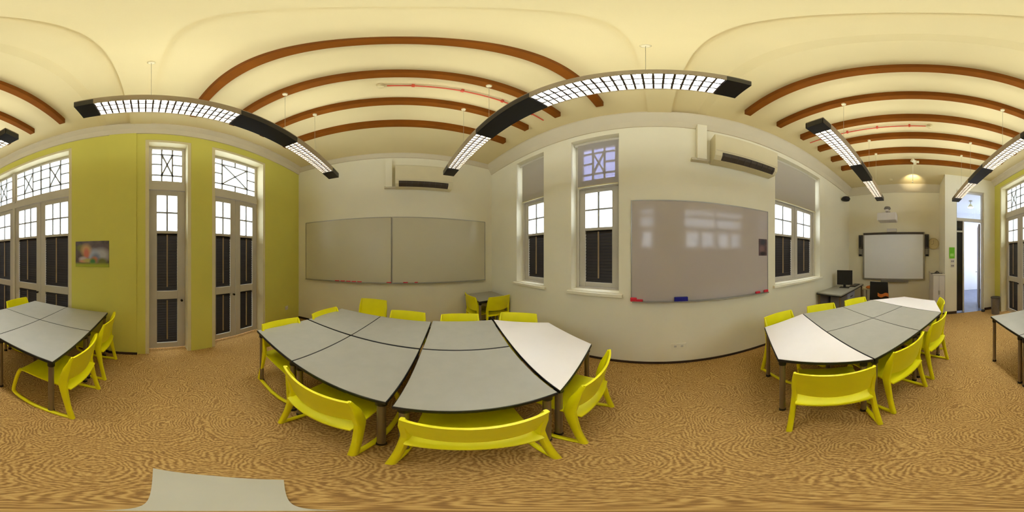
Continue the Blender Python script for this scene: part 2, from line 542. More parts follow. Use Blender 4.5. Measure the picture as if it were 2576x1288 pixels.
DZ = (0.015, [(0.115, 0.86), (0.985, 1.83)], (1.87, 2.42), 2.50)
def door_set(name, key, label, leaves, nl, dep, mids=()):
    u0, u1 = DOORS[key]
    root = thing(name, (XW-dep, (u0+u1)/2, 0), label, 'door', kind='structure')
    fr = MB(); j = 0.05
    side_box(fr, 'w', u0, u0+j, 0.005, dep+0.04, 0, ZD)
    side_box(fr, 'w', u1-j, u1, 0.005, dep+0.04, 0, ZD)
    side_box(fr, 'w', u0+j, u1-j, 0.005, dep+0.04, ZD-0.05, ZD)
    fr.build('door_lining', 'lining', root)
    tb = MB()
    side_box(tb, 'w', u0+j, u1-j, dep-0.04, dep+0.04, 2.505, 2.62)
    tb.build('transom_bar', 'frame', root, bevel=0.004)
    edges = [u0+j]
    for mmid in mids:
        mb = MB(); side_box(mb, 'w', mmid-0.03, mmid+0.03, dep-0.045, dep+0.045, 0, 2.505); side_box(mb, 'w', mmid-0.03, mmid+0.03, dep-0.045, dep+0.045, 2.62, ZD-0.05)
        mb.build('mullion', 'frame', root)
        edges += [mmid-0.03, mmid+0.03]
    edges.append(u1-j)
    for i in range(0, len(edges), 2):
        a, b2 = edges[i], edges[i+1]
        lattice(root, 'w', a+0.004, b2-0.004, 2.624, ZD-0.054, dep, nl)
        k = leaves; wd = (b2-a)/k
        for q in range(k):
            kn = {1: 1, 2: (1 if q == 0 else -1)}[k]
            stile = 0.095 if wd > 0.6 else (0.115 if k == 1 else 0.098)
            leaf(root, 'w', a+q*wd+0.003, a+(q+1)*wd-0.003, dep, DZ, stile, kn if not (k == 2 and q == 1) else 0, cols=3 if wd > 0.6 else 2)
    return root
door_set('door_1', 'single', 'single tall white louvred door with square lattice light, in yellow wall', 1, 1, 0.17)
door_set('door_2', 'double', 'pair of tall white louvred doors under one lattice transom, near the double whiteboard', 2, 1, 0.21)
door_set('door_3', 'four', 'wide set of four white louvred doors under two lattice transoms', 2, 2, 0.19, mids=(-2.40,))

def window_set(name, u, label, leaves, dep=0.19):
    u0, u1 = u
    root = thing(name, (XE+dep, (u0+u1)/2, ZW0), label, 'window', kind='structure')
    fr = MB(); j = 0.045
    side_box(fr, 'e', u0, u0+j, dep-0.04, dep+0.05, ZW0, ZW1)
    side_box(fr, 'e', u1-j, u1, dep-0.04, dep+0.05, ZW0, ZW1)
    side_box(fr, 'e', u0+j, u1-j, dep-0.04, dep+0.05, ZW1-0.05, ZW1)
    side_box(fr, 'e', u0+j, u1-j, dep-0.04, dep+0.05, ZW0, ZW0+0.03)
    side_box(fr, 'e', u0+j, u1-j, dep-0.04, dep+0.05, 2.50, 2.60)
    fr.build('window_frame', 'frame', root, bevel=0.003)
    sl = MB(); side_box(sl, 'e', u0-0.05, u1+0.05, -0.05, 0, ZW0-0.04, ZW0); side_box(sl, 'e', u0, u1, 0, dep-0.04, ZW0-0.0, ZW0+0.012)
    sl.build('window_sill', 'wall', root, bevel=0.004)
    lattice(root, 'e', u0+j+0.003, u1-j-0.003, 2.604, ZW1-0.054, dep, leaves)
    wd = (u1-u0-2*j)/leaves
    for q in range(leaves):
        leaf(root, 'e', u0+j+q*wd+0.003, u0+j+(q+1)*wd-0.003, dep, (ZW0+0.034, [(ZW0+0.10, 1.86)], (1.90, 2.43), 2.495), 0.085, 0, name='casement')
    return root
window_set('window_1', WINS[0], 'narrow shuttered window with plain blind, nearest the double whiteboard', 1)
window_set('window_2', WINS[1], 'narrow shuttered window with lattice glowing through its blind', 1)
window_set('window_3', WINS[2], 'wide two-casement shuttered window beside the computer desk', 2)

def blind(u, label, dz=2.50, gap=(0.03, 0.06), m='blind'):
    u0, u1 = u
    a, b2 = u0+gap[0], u1-gap[1]
    r = thing('roller_blind', (XE+0.08, (u0+u1)/2, dz), label, 'blind')
    MB().box(XE+0.084, XE+0.086, a, b2, dz, ZW1-0.05).build('fabric', m, r)
    MB().cyl((XE+0.09, u0+0.012, ZW1-0.04), (XE+0.09, u1-0.012, ZW1-0.04), 0.024, 14).build('roller_tube', 'frame', r, smooth=40)
    MB().cyl((XE+0.085, a, dz), (XE+0.085, b2, dz), 0.011, 10).build('bottom_bar', 'lining', r, smooth=40)
blind(WINS[0], 'half-lowered grey roller blind on the window nearest the double whiteboard')
blind(WINS[1], 'half-lowered roller blind with lattice pattern glowing through it', m='sheer')
blind(WINS[2], 'wide half-lowered grey roller blind above the computer desk', 2.49, (0.06, 0.03))

# entrance doorway in the south plane
root = thing('door_4', (-1.485, YP-0.12, 0), 'tall entrance doorway with dark sidelight and open leaf to the corridor', 'door', kind='structure')
fr = MB()
fr.box(-1.13, -1.10, YP-0.18, YP-0.06, 0, 3.28); fr.box(-1.87, -1.84, YP-0.18, YP-0.06, 0, 3.28)
fr.box(-1.84, -1.13, YP-0.18, YP-0.06, 3.24, 3.28); fr.box(-1.84, -1.13, YP-0.16, YP-0.08, 2.42, 2.50)
fr.box(-1.33, -1.295, YP-0.16, YP-0.08, 0, 2.42); fr.box(-1.295, -1.13, YP-0.15, YP-0.09, 2.12, 2.16)
fr.build('door_frame', 'frame', root)
MB().box(-1.295, -1.13, YP-0.125, YP-0.115, 0.03, 2.12).build('sidelight_pane', 'dglass', root)
MB().box(-1.295, -1.13, YP-0.125, YP-0.115, 2.16, 2.42).build('sidelight_pane', 'dglass', root)
MB().box(-1.84, -1.13, YP-0.125, YP-0.119, 2.50, 3.24).build('transom_pane', 'glass', root)
LU = Vector((-0.335, -0.942))
LN = Vector((LU.y, -LU.x))
LP = Vector((-1.835, YP-0.20))
lfp = [LP, LP+LU*0.72, LP+LU*0.72-LN*0.04, LP-LN*0.04]
lf = MB().prism([tuple(q) for q in lfp], 0.01, 2.40).build('door_leaf', 'bronze', root, bevel=0.003)
HP = LP+LU*0.64-LN*0.04
MB().cyl((HP.x, HP.y, 1.0), (HP.x-LN.x*0.05, HP.y-LN.y*0.05, 1.0), 0.011, 10).cyl((HP.x-LN.x*0.05, HP.y-LN.y*0.05, 1.0), (HP.x-LN.x*0.05-LU.x*0.1, HP.y-LN.y*0.05-LU.y*0.1, 1.0), 0.009, 10).build('door_handle', 'alu', lf, smooth=40)

l = thing('ceiling_lamp', (-1.9, -5.05, 3.4), 'small warm ceiling lamp in the corridor beyond the doorway', 'lamp')
MB().cyl((-1.9, -5.05, 3.4), (-1.9, -5.05, 3.27), 0.012, 10).lathe([(0.06, -0.02), (0.06, 0.0)], (-1.9, -5.05, 3.4), 16).build('stem', 'alu', l, smooth=40)
MB().lathe([(0.03, 0.06), (0.10, -0.07), (0.096, -0.07), (0.027, 0.05)], (-1.9, -5.05, 3.22), 20).build('lamp_shade', 'lining', l, smooth=40)
MB().lathe([(0.015, 0.03), (0.045, 0.0), (0.045, -0.04), (0.015, -0.075)], (-1.9, -5.05, 3.20), 14).build('bulb', 'bulb', l, smooth=60)

# ------------------------------------------------------------------ ceiling beams
BEAM_N = [2.02, 1.53, 1.035, 0.54]
BEAM_S = [-0.95, -1.415, -1.88, -2.345, -2.81, -3.28]
ORD = ['', 'second ', 'third ', 'fourth ', 'fifth ', 'sixth ']
ZB = 3.585
def beam(y, lab):
    tag(MB().box(-1.74, 1.51, y-0.04, y+0.04, ZB, ZC).build('ceiling_beam', 'beam', bevel=0.008), lab, 'beam', 'brown beams across the ceiling')
for i, y in enumerate(BEAM_N):
    beam(y, (ORD[i]+'brown ceiling beam counting from the double whiteboard wall') if i else 'brown ceiling beam closest to the double whiteboard wall')
for i, y in enumerate(BEAM_S[::-1]):
    beam(y, (ORD[i]+'brown ceiling beam counting from the screen wall') if i else 'brown ceiling beam closest to the screen wall')

# ------------------------------------------------------------------ pendant lights
def pendant(x, y0, y1, segs, wires, label, tube='lamp'):
    """segs = lit spans along y; everything else on the underside is a black blank."""
    z = 2.655; hw = 0.072
    r = thing('pendant_light', (x, (y0+y1)/2, z), label, 'light')
    hb = MB()
    hb.box(x-hw, x-hw+0.006, y0, y1, z, z+0.075); hb.box(x+hw-0.006, x+hw, y0, y1, z, z+0.075)
    hb.box(x-hw+0.006, x+hw-0.006, y0, y1, z+0.065, z+0.075)
    hb.build('housing', 'light_body', r)
    cur = y0
    blanks = []
    for a, b2 in segs:
        blanks.append((cur, a)); cur = b2
    blanks.append((cur, y1))
    for i, (a, b2) in enumerate(blanks):
        MB().box(x-hw-0.001, x+hw+0.001, a, b2, z-0.003, z+0.064).build('end_cap' if i in (0, len(blanks)-1) else 'blank_cover', 'black', r)
    for a, b2 in segs:
        d = MB().box(x-hw+0.012, x+hw-0.012, a, b2, z+0.052, z+0.058).build('diffuser', tube, r)
        g = MB()
        n = int((b2-a)/0.038)
        for k in range(n+1):
            yy = a+(b2-a)*k/n
            g.box(x-hw+0.006, x+hw-0.006, yy-0.0045, yy+0.0045, z+0.005, z+0.048)
        for xx in (-0.024, 0.024):
            g.box(x+xx-0.004, x+xx+0.004, a, b2, z+0.004, z+0.049)
        tag(g.build('louvre_grid', 'louvre', r), kind='stuff')
        MB().box(x-0.05, x+0.05, a, b2, z+0.076, z+0.080).build('up_fill_strip', 'fill_up', r)  # unseen glowing strip added to throw fill light onto the ceiling
    for yy, zt in wires:
        wv = MB().cyl((x, yy, z+0.075), (x, yy, zt-0.012), 0.0016, 6).build('suspension_wire', 'wire', r)
        MB().lathe([(0.018, -0.022), (0.024, -0.012), (0.024, 0)], (x, yy, zt), 14).build('ceiling_rose', 'ac', wv, smooth=40)
    return r
SEG_N = [(-0.26, 0.55), (1.11, 1.85)]
SEG_S = [(-1.75, -1.03), (-3.0, -2.25)]
SEG_S = sorted(SEG_S)
pendant(0.63, -0.37, 2.05, SEG_N, [(0.04, ZC-0.018), (1.035, ZB), (1.53, ZB)], 'long pendant light hung between the large single whiteboard and the double whiteboard')
pendant(-0.88, -0.37, 2.05, SEG_N, [(0.04, ZC-0.018), (1.035, ZB), (1.53, ZB)], 'long pendant light hung in front of the single and paired louvred doors')
pendant(0.63, -3.22, -0.92, SEG_S, [(-1.415, ZB), (-2.345, ZB), (-2.81, ZB)], 'long pendant light leading to the screen on the window side', 'lamp_s')
pendant(-0.88, -3.22, -0.92, SEG_S, [(-1.415, ZB), (-2.345, ZB), (-2.81, ZB)], 'long pendant light hung in front of the four louvred doors', 'lamp_s')

# sprinkler pipes
def sprinkler(y, x0, x1, label):
    r = thing('sprinkler_pipe', ((x0+x1)/2, y, 3.66), label, 'pipe')
    MB().cyl((x0+0.05, y, 3.665), (x1, y, 3.665), 0.009, 10).build('pipe', 'pipe', r, smooth=40)
    for k in range(4):
        xx = x0+0.05+(x1-x0-0.05)*(k+0.5)/4
        MB().box(xx-0.012, xx+0.012, y-0.014, y+0.014, 3.65, ZC).build('pipe_clip', 'pipe', r)
    MB().cyl((x0+0.05, y, 3.665), (x0, y, 3.665), 0.014, 10).lathe([(0.012, -0.07), (0.03, -0.062), (0.014, -0.03), (0.014, -0.018)], (x0, y, ZC), 12).lathe([(0.032, -0.018), (0.036, 0.0)], (x0, y, ZC), 16).build('sprinkler_head', 'clock', r, smooth=40)
sprinkler(1.255, -0.15, 1.52, 'thin red sprinkler pipe on the ceiling towards the double whiteboard')
sprinkler(-2.11, -0.23, 1.52, 'thin red sprinkler pipe on the ceiling towards the screen wall')

# ceiling fittings near the screen wall
sd = MB().lathe([(0.03, -0.05), (0.05, -0.04), (0.055, -0.012), (0.06, 0)], (0.56, -4.3, ZC), 18).build('smoke_detector', 'clock', smooth=40)
tag(sd, 'small round smoke detector on the ceiling near the screen wall', 'smoke detector')
em = thing('spotlight', (-0.06, -3.19, ZB), 'small white spotlight fitting on the last ceiling beam', 'spotlight')
MB().box(-0.09, -0.03, -3.24, -3.20, ZB-0.05, ZB+0.05).build('bracket', 'ac', em)
MB().cyl((-0.06, -3.17, ZB-0.02), (-0.0, -3.12, ZB+0.0), 0.035, 14, 0.045).cyl((-0.14, -3.2, ZB), (-0.09, -3.2, ZB), 0.03, 12).build('lamp_head', 'ac', em, smooth=40)
sl = bpy.data.lights.new('spotlight_beam', 'SPOT')
sl.energy = 16; sl.color = (1, 0.86, 0.55); sl.spot_size = R(70); sl.spot_blend = 0.9; sl.shadow_soft_size = 0.03
slo = bpy.data.objects.new('spotlight_beam', sl); col.objects.link(slo); slo.parent = em
slo.location = Vector((-0.02, -3.9, 3.42))-em.location
slo.rotation_euler = Vector((0.0, -0.45, 0.32)).to_track_quat('-Z', 'Y').to_euler()
MB().cyl((-0.02, -3.9, 3.39), (-0.02, -3.92, 3.41), 0.02, 10).cyl((-0.02, -3.32, ZB-0.03), (-0.02, -3.9, 3.4), 0.006, 6).build('lamp_arm', 'ac', em, smooth=40)

# ------------------------------------------------------------------ wall fittings: boards
def whiteboard(name, wall, u0, u1, z0, z1, label, m):
    """wall: 'n' or 'e'."""
    ctr = ((u0+u1)/2, YN, z0) if wall == 'n' else (XE, (u0+u1)/2, z0)
    r = thing(name, ctr, label, 'whiteboard')
    def bx(mb, a, b2, d0, d1, c2, e):
        if wall == 'n': mb.box(a, b2, YN-d1, YN-d0, c2, e)
        else: mb.box(XE-d1, XE-d0, a, b2, c2, e)
    p = MB(); bx(p, u0+0.012, u1-0.012, 0.0, 0.016, z0+0.012, z1-0.012); p.build('writing_surface', m, r)
    q = MB()
    bx(q, u0, u0+0.012, 0, 0.02, z0, z1); bx(q, u1-0.012, u1, 0, 0.02, z0, z1)
    bx(q, u0+0.012, u1-0.012, 0, 0.02, z1-0.012, z1); bx(q, u0+0.012, u1-0.012, 0, 0.02, z0, z0+0.012)
    q.build('board_frame', 'alu', r)
    k = MB(); bx(k, u0+0.02, u1-0.02, 0.02, 0.065, z0-0.002, z0+0.006); bx(k, u0+0.02, u1-0.02, 0.061, 0.065, z0+0.006, z0+0.014)
    k.build('pen_tray', 'alu', r)
    return r
whiteboard('whiteboard', 'n', -1.985, -0.158, 0.985, 2.245, 'warm grey whiteboard of a pair, the one beside the yellow wall', 'board_n')
whiteboard('whiteboard', 'n', -0.150, 1.755, 0.985, 2.245, 'warm grey whiteboard of a pair, the one beside the corner desk', 'board_n')
whiteboard('whiteboard', 'e', -1.575, 0.295, 0.945, 2.19, 'large glossy single whiteboard between the windows', 'board')

def marker(name, x, y, z, along, m, label, cat, grp=None, L=0.085, rr=0.011):
    mb = MB()
    d = Vector((1, 0, 0)) if along == 'x' else Vector((0, 1, 0))
    c0 = Vector((x, y, z+rr))
    mb.cyl(c0-d*L/2, c0+d*L*0.28, rr, 10)
    o = mb
    r = thing(name, (x, y, z), label, cat, grp)
    mb.build('barrel', m, r, smooth=40)
    MB().cyl(c0+d*L*0.28, c0+d*L/2, rr*1.08, 10).build('cap', m, r, smooth=40)
def px_n(px): return math.tan(R((px-1006)*0.13975))*(YN-0.045)
for i, px in enumerate((848, 862, 876, 890, 904)):
    marker('marker_pen', px_n(px), YN-0.042, 0.9911, 'x', 'red', ('first', 'second', 'third', 'fourth', 'fifth')[i]+' red marker pen from the yellow wall on the double whiteboard tray', 'marker', 'row of red markers on the pen tray')
marker('marker_pen', px_n(978), YN-0.042, 0.9911, 'x', 'red', 'red marker pen lying just beside the joint of the double whiteboard', 'marker')
marker('marker_pen', px_n(1020), YN-0.042, 0.9911, 'x', 'red', 'red marker pen second from the joint, on the tray under the air conditioner', 'marker')
marker('marker_pen', px_n(1047), YN-0.042, 0.9911, 'x', 'red', 'lone red marker pen farthest from the joint, under the air conditioner', 'marker', L=0.06)
for (y, z, h, lab) in ((0.262, 0.951, 0.05, 'red magnet at the extreme corner of the single whiteboard, window lattice side'), (0.19, 0.951, 0.03, 'red magnet next to the corner magnet, window lattice side of the whiteboard'),
                       (-1.37, 0.951, 0.035, 'red magnet at the foot of the single whiteboard, second from its computer-desk end'), (-1.52, 0.951, 0.04, 'red magnet at the foot of the single whiteboard, at its computer-desk end')):
    tag(MB().box(XE-0.05, XE-0.022, y-0.038, y+0.038, z, z+h).build('magnet', 'red', bevel=0.008), lab, 'magnet')
e = thing('board_eraser', (XE-0.042, -0.295, 0.951), 'blue felt eraser on the single whiteboard tray', 'eraser')
MB().box(XE-0.06, XE-0.022, -0.375, -0.215, 0.951, 0.985).build('felt_pad', 'blue', e, bevel=0.004)
MB().box(XE-0.06, XE-0.022, -0.375, -0.215, 0.985, 1.008).build('handle', 'blue', e, bevel=0.006)

def print_mat(name, spots, base, origin, ua, sizes):
    """flat colour print: soft ellipses of colour over a base, in object space."""
    m = bpy.data.materials.new(name); m.use_nodes = True
    nt = m.node_tree; N, L = nt.nodes, nt.links
    b = N['Principled BSDF']; b.inputs['Roughness'].default_value = 0.35
    tc = N.new('ShaderNodeTexCoord')
    nz = N.new('ShaderNodeTexNoise'); nz.inputs['Scale'].default_value = 14
    L.new(tc.outputs['Object'], nz.inputs['Vector'])
    rp = N.new('ShaderNodeValToRGB')
    rp.color_ramp.elements[0].color = lin(base[0])+(1,); rp.color_ramp.elements[1].color = lin(base[1])+(1,)
    rp.color_ramp.elements[0].position = 0.35; rp.color_ramp.elements[1].position = 0.65
    L.new(nz.outputs['Fac'], rp.inputs['Fac'])
    cur = rp.outputs['Color']
    for (u, v, ru, rv, colr) in spots:
        mp = N.new('ShaderNodeMapping'); mp.vector_type = 'TEXTURE'
        mp.inputs['Location'].default_value = (0, u, v)
        mp.inputs['Scale'].default_value = (1000, ru, rv)
        L.new(tc.outputs['Object'], mp.inputs['Vector'])
        ln = N.new('ShaderNodeVectorMath'); ln.operation = 'LENGTH'
        L.new(mp.outputs[0], ln.inputs[0])
        mr = N.new('ShaderNodeMapRange'); mr.inputs['From Min'].default_value = 1.35; mr.inputs['From Max'].default_value = 0.55
        L.new(ln.outputs['Value'], mr.inputs['Value'])
        mx = N.new('ShaderNodeMix'); mx.data_type = 'RGBA'
        L.new(mr.outputs[0], mx.inputs[0]); L.new(cur, mx.inputs[6])
        mx.inputs[7].default_value = lin(colr)+(1,)
        cur = mx.outputs[2]
    L.new(cur, b.inputs['Base Color'])
    return m
# poster on the yellow wall: y runs from -0.97 to -0.475 ; local y 0 at centre
pm = print_mat('poster_print', [
    (-0.16, 0.27, 0.07, 0.05, (120, 118, 40)), (0.16, 0.26, 0.13, 0.07, (92, 72, 66)),
    (0.13, 0.17, 0.12, 0.09, (176, 172, 174)), (0.02, 0.16, 0.09, 0.09, (168, 172, 190)), (0.06, 0.13, 0.06, 0.06, (120, 130, 150)),
    (-0.085, 0.235, 0.075, 0.085, (206, 160, 96)), (-0.08, 0.19, 0.042, 0.075, (206, 112, 76)),
    (-0.13, 0.11, 0.06, 0.035, (196, 180, 178)), (-0.13, 0.08, 0.06, 0.02, (214, 150, 110)), (-0.05, 0.09, 0.08, 0.03, (190, 176, 90)),
    (0.04, 0.10, 0.05, 0.045, (200, 120, 64)), (0.015, 0.075, 0.045, 0.045, (70, 130, 56)), (0.15, 0.08, 0.07, 0.05, (110, 110, 40)),
    (0.0, 0.0, 3.0, 0.05, (168, 176, 34))], ((70, 56, 48), (104, 84, 66)), None, None, None)
po = thing('poster', (XW+0.006, -0.722, 1.345), 'small photo poster with green lower edge on the yellow wall', 'poster')
MB().box(XW, XW+0.012, -0.97, -0.475, 1.345, 1.71).build('print', pm, po)
cm = print_mat('card_print', [(0.0, 0.2, 0.06, 0.05, (62, 60, 66)), (0.02, 0.1, 0.05, 0.05, (128, 96, 92)), (0, 0.03, 0.06, 0.03, (50, 40, 42))], ((92, 70, 70), (110, 84, 84)), None, None, None)
po = thing('photo_card', (XE-0.02, -1.475, 1.505), 'dark photo card stuck on the large single whiteboard', 'card')
MB().box(XE-0.02, XE-0.0165, -1.55, -1.40, 1.505, 1.752).build('print', cm, po)

# ------------------------------------------------------------------ air conditioners
def aircon(wall, u0, u1, z0, z1, label):
    dpt = 0.21
    def P(u, d, z): return (u, YN-d, z) if wall == 'n' else (XE-d, u, z)
    ctr = P((u0+u1)/2, 0, z0)
    r = thing('air_conditioner', ctr, label, 'air conditioner')
    prof = [(0, z0), (dpt*0.72, z0), (dpt*0.95, z0+0.05), (dpt, z0+0.11), (dpt, z1-0.03), (dpt-0.03, z1), (0, z1)]
    def ext(mb, pr, a, b2):
        n = len(pr)
        vs = [P(a, d, z) for d, z in pr]+[P(b2, d, z) for d, z in pr]
        mb.add(vs, [(i, (i+1) % n, n+(i+1) % n, n+i) for i in range(n)]+[tuple(range(n))[::-1], tuple(range(n, 2*n))])
        return mb
    ext(MB(), prof, u0, u1).build('body', 'ac', r, bevel=0.008)
    s = ext(MB(), [(dpt*0.74, z0-0.001), (dpt*0.97, z0+0.048), (dpt*1.02, z0+0.10), (dpt*0.9, z0+0.11), (dpt*0.7, z0+0.02)], u0+0.06, u1-0.09).build('air_slot', 'slot', r)
    for k in range(9):
        u = u0+0.09+(u1-u0-0.21)*k/8
        ext(MB(), [(dpt*0.80, z0+0.003), (dpt*1.01, z0+0.048), (dpt*1.04, z0+0.09), (dpt*0.98, z0+0.09)], u-0.003, u+0.003).build('vane', 'dgrey', s)
    ext(MB(), [(dpt+0.001, z0+0.125), (dpt+0.004, z0+0.128), (dpt+0.004, z0+0.134), (dpt+0.001, z0+0.137)], u0+0.01, u1-0.01).build('panel_seam', 'cornice', r)
    uu = u0-0.12 if wall == 'n' else u1+0.12
    ext(MB(), [(0, z0+0.03), (0.09, z0+0.03), (0.09, 3.5), (0, 3.5)], uu-0.06, uu+0.06).build('pipe_cover', 'wall', r, bevel=0.004)
    ext(MB(), [(0, z0+0.01), (0.07, z0+0.01), (0.07, z0+0.05), (0, z0+0.05)], uu-0.09, uu+0.125).build('drain_pipe', 'cornice', r, bevel=0.004)
    return r
aircon('n', -0.08, 0.965, 2.82, 3.30, 'cream air conditioner above the double whiteboard')
aircon('e', -1.60, -0.66, 2.78, 3.24, 'cream air conditioner above the large single whiteboard')

# sockets
def socket(name, c, wall, label):
    r = thing(name, c, label, 'socket')
    x, y, z = c
    if wall == 'w':
        MB().box(x, x+0.01, y-0.045, y+0.045, z-0.04, z+0.045).build('plate', 'cabinet', r, bevel=0.003)
        for k in (-0.02, 0.02): MB().box(x+0.01, x+0.013, y+k-0.01, y+k+0.01, z-0.015, z+0.015).build('switch', 'frame', r)
    elif wall == 'e':
        MB().box(x-0.01, x, y-0.09, y+0.09, z-0.045, z+0.045).build('plate', 'wall', r, bevel=0.003)
        for k in (-0.04, 0.04): MB().box(x-0.013, x-0.01, y+k-0.015, y+k+0.015, z-0.015, z+0.015).build('switch', 'frame', r)
    else:
        MB().box(x-0.045, x+0.045, y, y+0.01, z-0.04, z+0.04).build('plate', 'cabinet', r, bevel=0.003)
        for k in (-0.018, 0.018): MB().box(x+k-0.012, x+k+0.012, y+0.01, y+0.014, z-0.016, z+0.016).build('switch', 'grey', r)
socket('wall_socket', (XW, 2.62, 0.375), 'w', 'white double socket low on the yellow wall near its corner')
socket('wall_socket', (XE, -0.27, 0.30), 'e', 'cream double socket low under the large single whiteboard')
socket('light_switch', (-1.0, YP, 1.37), 's', 'upper switch plate on the pier under the green sign')
socket('light_switch', (-1.0, YP, 1.26), 's', 'lower switch plate on the pier under the green sign')

# green sign, clock, speaker camera on the south side
g = thing('green_sign', (-0.98, YP, 1.44), 'small bright green notice on the pier beside the doorway', 'sign')
MB().box(-1.055, -0.915, YP, YP+0.008, 1.44, 1.715).build('plate', 'green', g, bevel=0.003)
MB().box(-1.03, -0.94, YP+0.008, YP+0.010, 1.49, 1.56).build('printed_panel', 'lgreen', g)
ck = thing('wall_clock', (-0.63, YS, 1.86), 'round cream wall clock beside the projection screen', 'clock')
MB().cyl((-0.63, YS, 1.86), (-0.63, YS+0.03, 1.86), 0.165, 28).build('rim', 'clock_rim', ck, smooth=40)
fc = MB().cyl((-0.63, YS+0.03, 1.86), (-0.63, YS+0.033, 1.86), 0.145, 28).build('dial', 'clock', ck, smooth=40)
MB().bar((-0.63, YS+0.036, 1.86), (-0.63, YS+0.036, 1.96), 0.008, 0.003, (0, 1, 0)).build('minute_hand', 'rod', fc)
MB().bar((-0.63, YS+0.036, 1.86), (-0.57, YS+0.036, 1.83), 0.010, 0.003, (0, 1, 0)).build('hour_hand', 'rod', fc)
sp = thing('wall_speaker', (1.86, -4.2, 3.12), 'small black speaker mounted high in the corner by the screen wall', 'speaker')
MB().lathe([(0.03, -0.07), (0.10, -0.055), (0.125, 0.0), (0.10, 0.05), (0.03, 0.065)], (1.80, -4.2, 3.17), 16).build('cabinet', 'black', sp, smooth=60)
MB().box(1.88, XE, -4.22, -4.18, 3.15, 3.19).build('bracket', 'dgrey', sp)

# interactive screen and projector
s = thing('interactive_screen', (0.53, YS, 0.79), 'white interactive board with dark top edge on the end wall', 'screen')
y0 = YS
q = MB(); q.box(-0.37, 1.46, y0, y0+0.05, 0.79, 2.20); q.build('backing', 'alu', s, bevel=0.006)
MB().box(-0.32, 1.41, y0+0.05, y0+0.056, 0.84, 2.13).build('screen_surface', 'screen', s)
MB().box(-0.34, 1.43, y0+0.05, y0+0.075, 2.13, 2.19).build('top_bar', 'dgrey', s, bevel=0.004)
MB().box(0.1, 0.9, y0+0.05, y0+0.10, 0.74, 0.80).build('pen_tray', 'grey', s, bevel=0.008)
for xa in (-0.49, 1.47):
    k = MB().box(xa, xa+0.11, y0, y0+0.10, 1.72, 2.13).build('side_speaker', 'dgrey', s, bevel=0.006)
    MB().box(xa+0.02, xa+0.09, y0+0.10, y0+0.104, 1.76, 2.09).build('speaker_grille', 'black', k)
    MB().box(xa, xa+0.11, y0, y0+0.09, 1.49, 1.70).build('speaker_base', 'grey', s, bevel=0.006)
    MB().lathe([(0.03, -0.02), (0.045, 0), (0.03, 0.03)], (xa+0.055, y0+0.10, 1.52), 12).build('speaker_knob', 'black', s, smooth=40)
pj = thing('projector', (0.62, YS, 2.3), 'white short-throw projector on a wall arm above the interactive board', 'projector')
MB().box(0.58, 0.66, YS, YS+0.75, 2.64, 2.70).build('wall_arm', 'cabinet', pj, bevel=0.006)
MB().box(0.38, 0.86, YS+0.42, YS+0.80, 2.40, 2.60).build('body', 'cabinet', pj, bevel=0.02)
MB().cyl((0.6, YS+0.6, 2.60), (0.6, YS+0.6, 2.66), 0.05, 14).build('mount', 'grey', pj, smooth=40)
MB().box(0.44, 0.72, YS, YS+0.10, 2.20, 2.30).build('wall_plate', 'cabinet', pj, bevel=0.01)
MB().lathe([(0.05, 0), (0.09, 0.03), (0.07, 0.08)], (0.62, YS+0.66, 2.70), 14).build('cable_cap', 'grey', pj, smooth=40)

# white cabinet beside the pier
cb = thing('low_cabinet', (-0.65, -4.3, 0), 'white low cabinet against the pier beside the screen', 'cabinet')
MB().box(-0.80, -0.51, YS, YP+0.02, 0.05, 1.03).build('body', 'cabinet', cb, bevel=0.004)
MB().box(-0.805, -0.50, YS, YP+0.04, 1.03, 1.055).build('top', 'cabinet', cb, bevel=0.004)
MB().box(-0.79, -0.52, YS, YP+0.0, 0, 0.05).build('plinth', 'base', cb)
d = MB().box(-0.79, -0.658, YP+0.02, YP+0.038, 0.07, 1.015).build('door', 'cabinet', cb, bevel=0.003)
MB().cyl((-0.67, YP+0.05, 0.55), (-0.67, YP+0.05, 0.65), 0.006, 8).build('handle', 'alu', d)
d = MB().box(-0.652, -0.52, YP+0.02, YP+0.038, 0.07, 1.015).build('door', 'cabinet', cb, bevel=0.003)
MB().cyl((-0.64, YP+0.05, 0.55), (-0.64, YP+0.05, 0.65), 0.006, 8).build('handle', 'alu', d)
ty = thing('small_tray', (-0.62, YP-0.15, 1.055), 'small dark tray lying on the white low cabinet', 'tray')
MB().box(-0.76, -0.48, YP-0.22, YP-0.06, 1.055, 1.065).build('plate', 'dgrey', ty)
MB().lathe([(0.07, 0), (0.06, 0.02), (0.02, 0.045), (0.012, 0.06)], (-0.63, YP-0.14, 1.065), 14).build('knob', 'dgrey', ty, smooth=40)

# waste bin
bn = thing('waste_bin', (-2.00, -3.55, 0), 'grey cylindrical waste bin beside the four louvred doors', 'bin')
MB().lathe([(0.10, 0), (0.118, 0.44), (0.110, 0.445), (0.095, 0.03), (0.01, 0.02)], (-2.00, -3.55, 0), 22).build('body', 'steel', bn, smooth=40)
MB().lathe([(0.118, 0.43), (0.124, 0.432), (0.124, 0.452), (0.112, 0.452)], (-2.00, -3.55, 0), 22).build('rim', 'dgrey', bn, smooth=40)
ds = MB().lathe([(0.05, 0), (0.055, 0.02), (0.03, 0.05), (0.01, 0.06)], (-1.80, YP+0.07, 0), 14).build('door_stop', 'black', smooth=40)
tag(ds, 'small black doorstop on the floor by the doorway', 'doorstop')

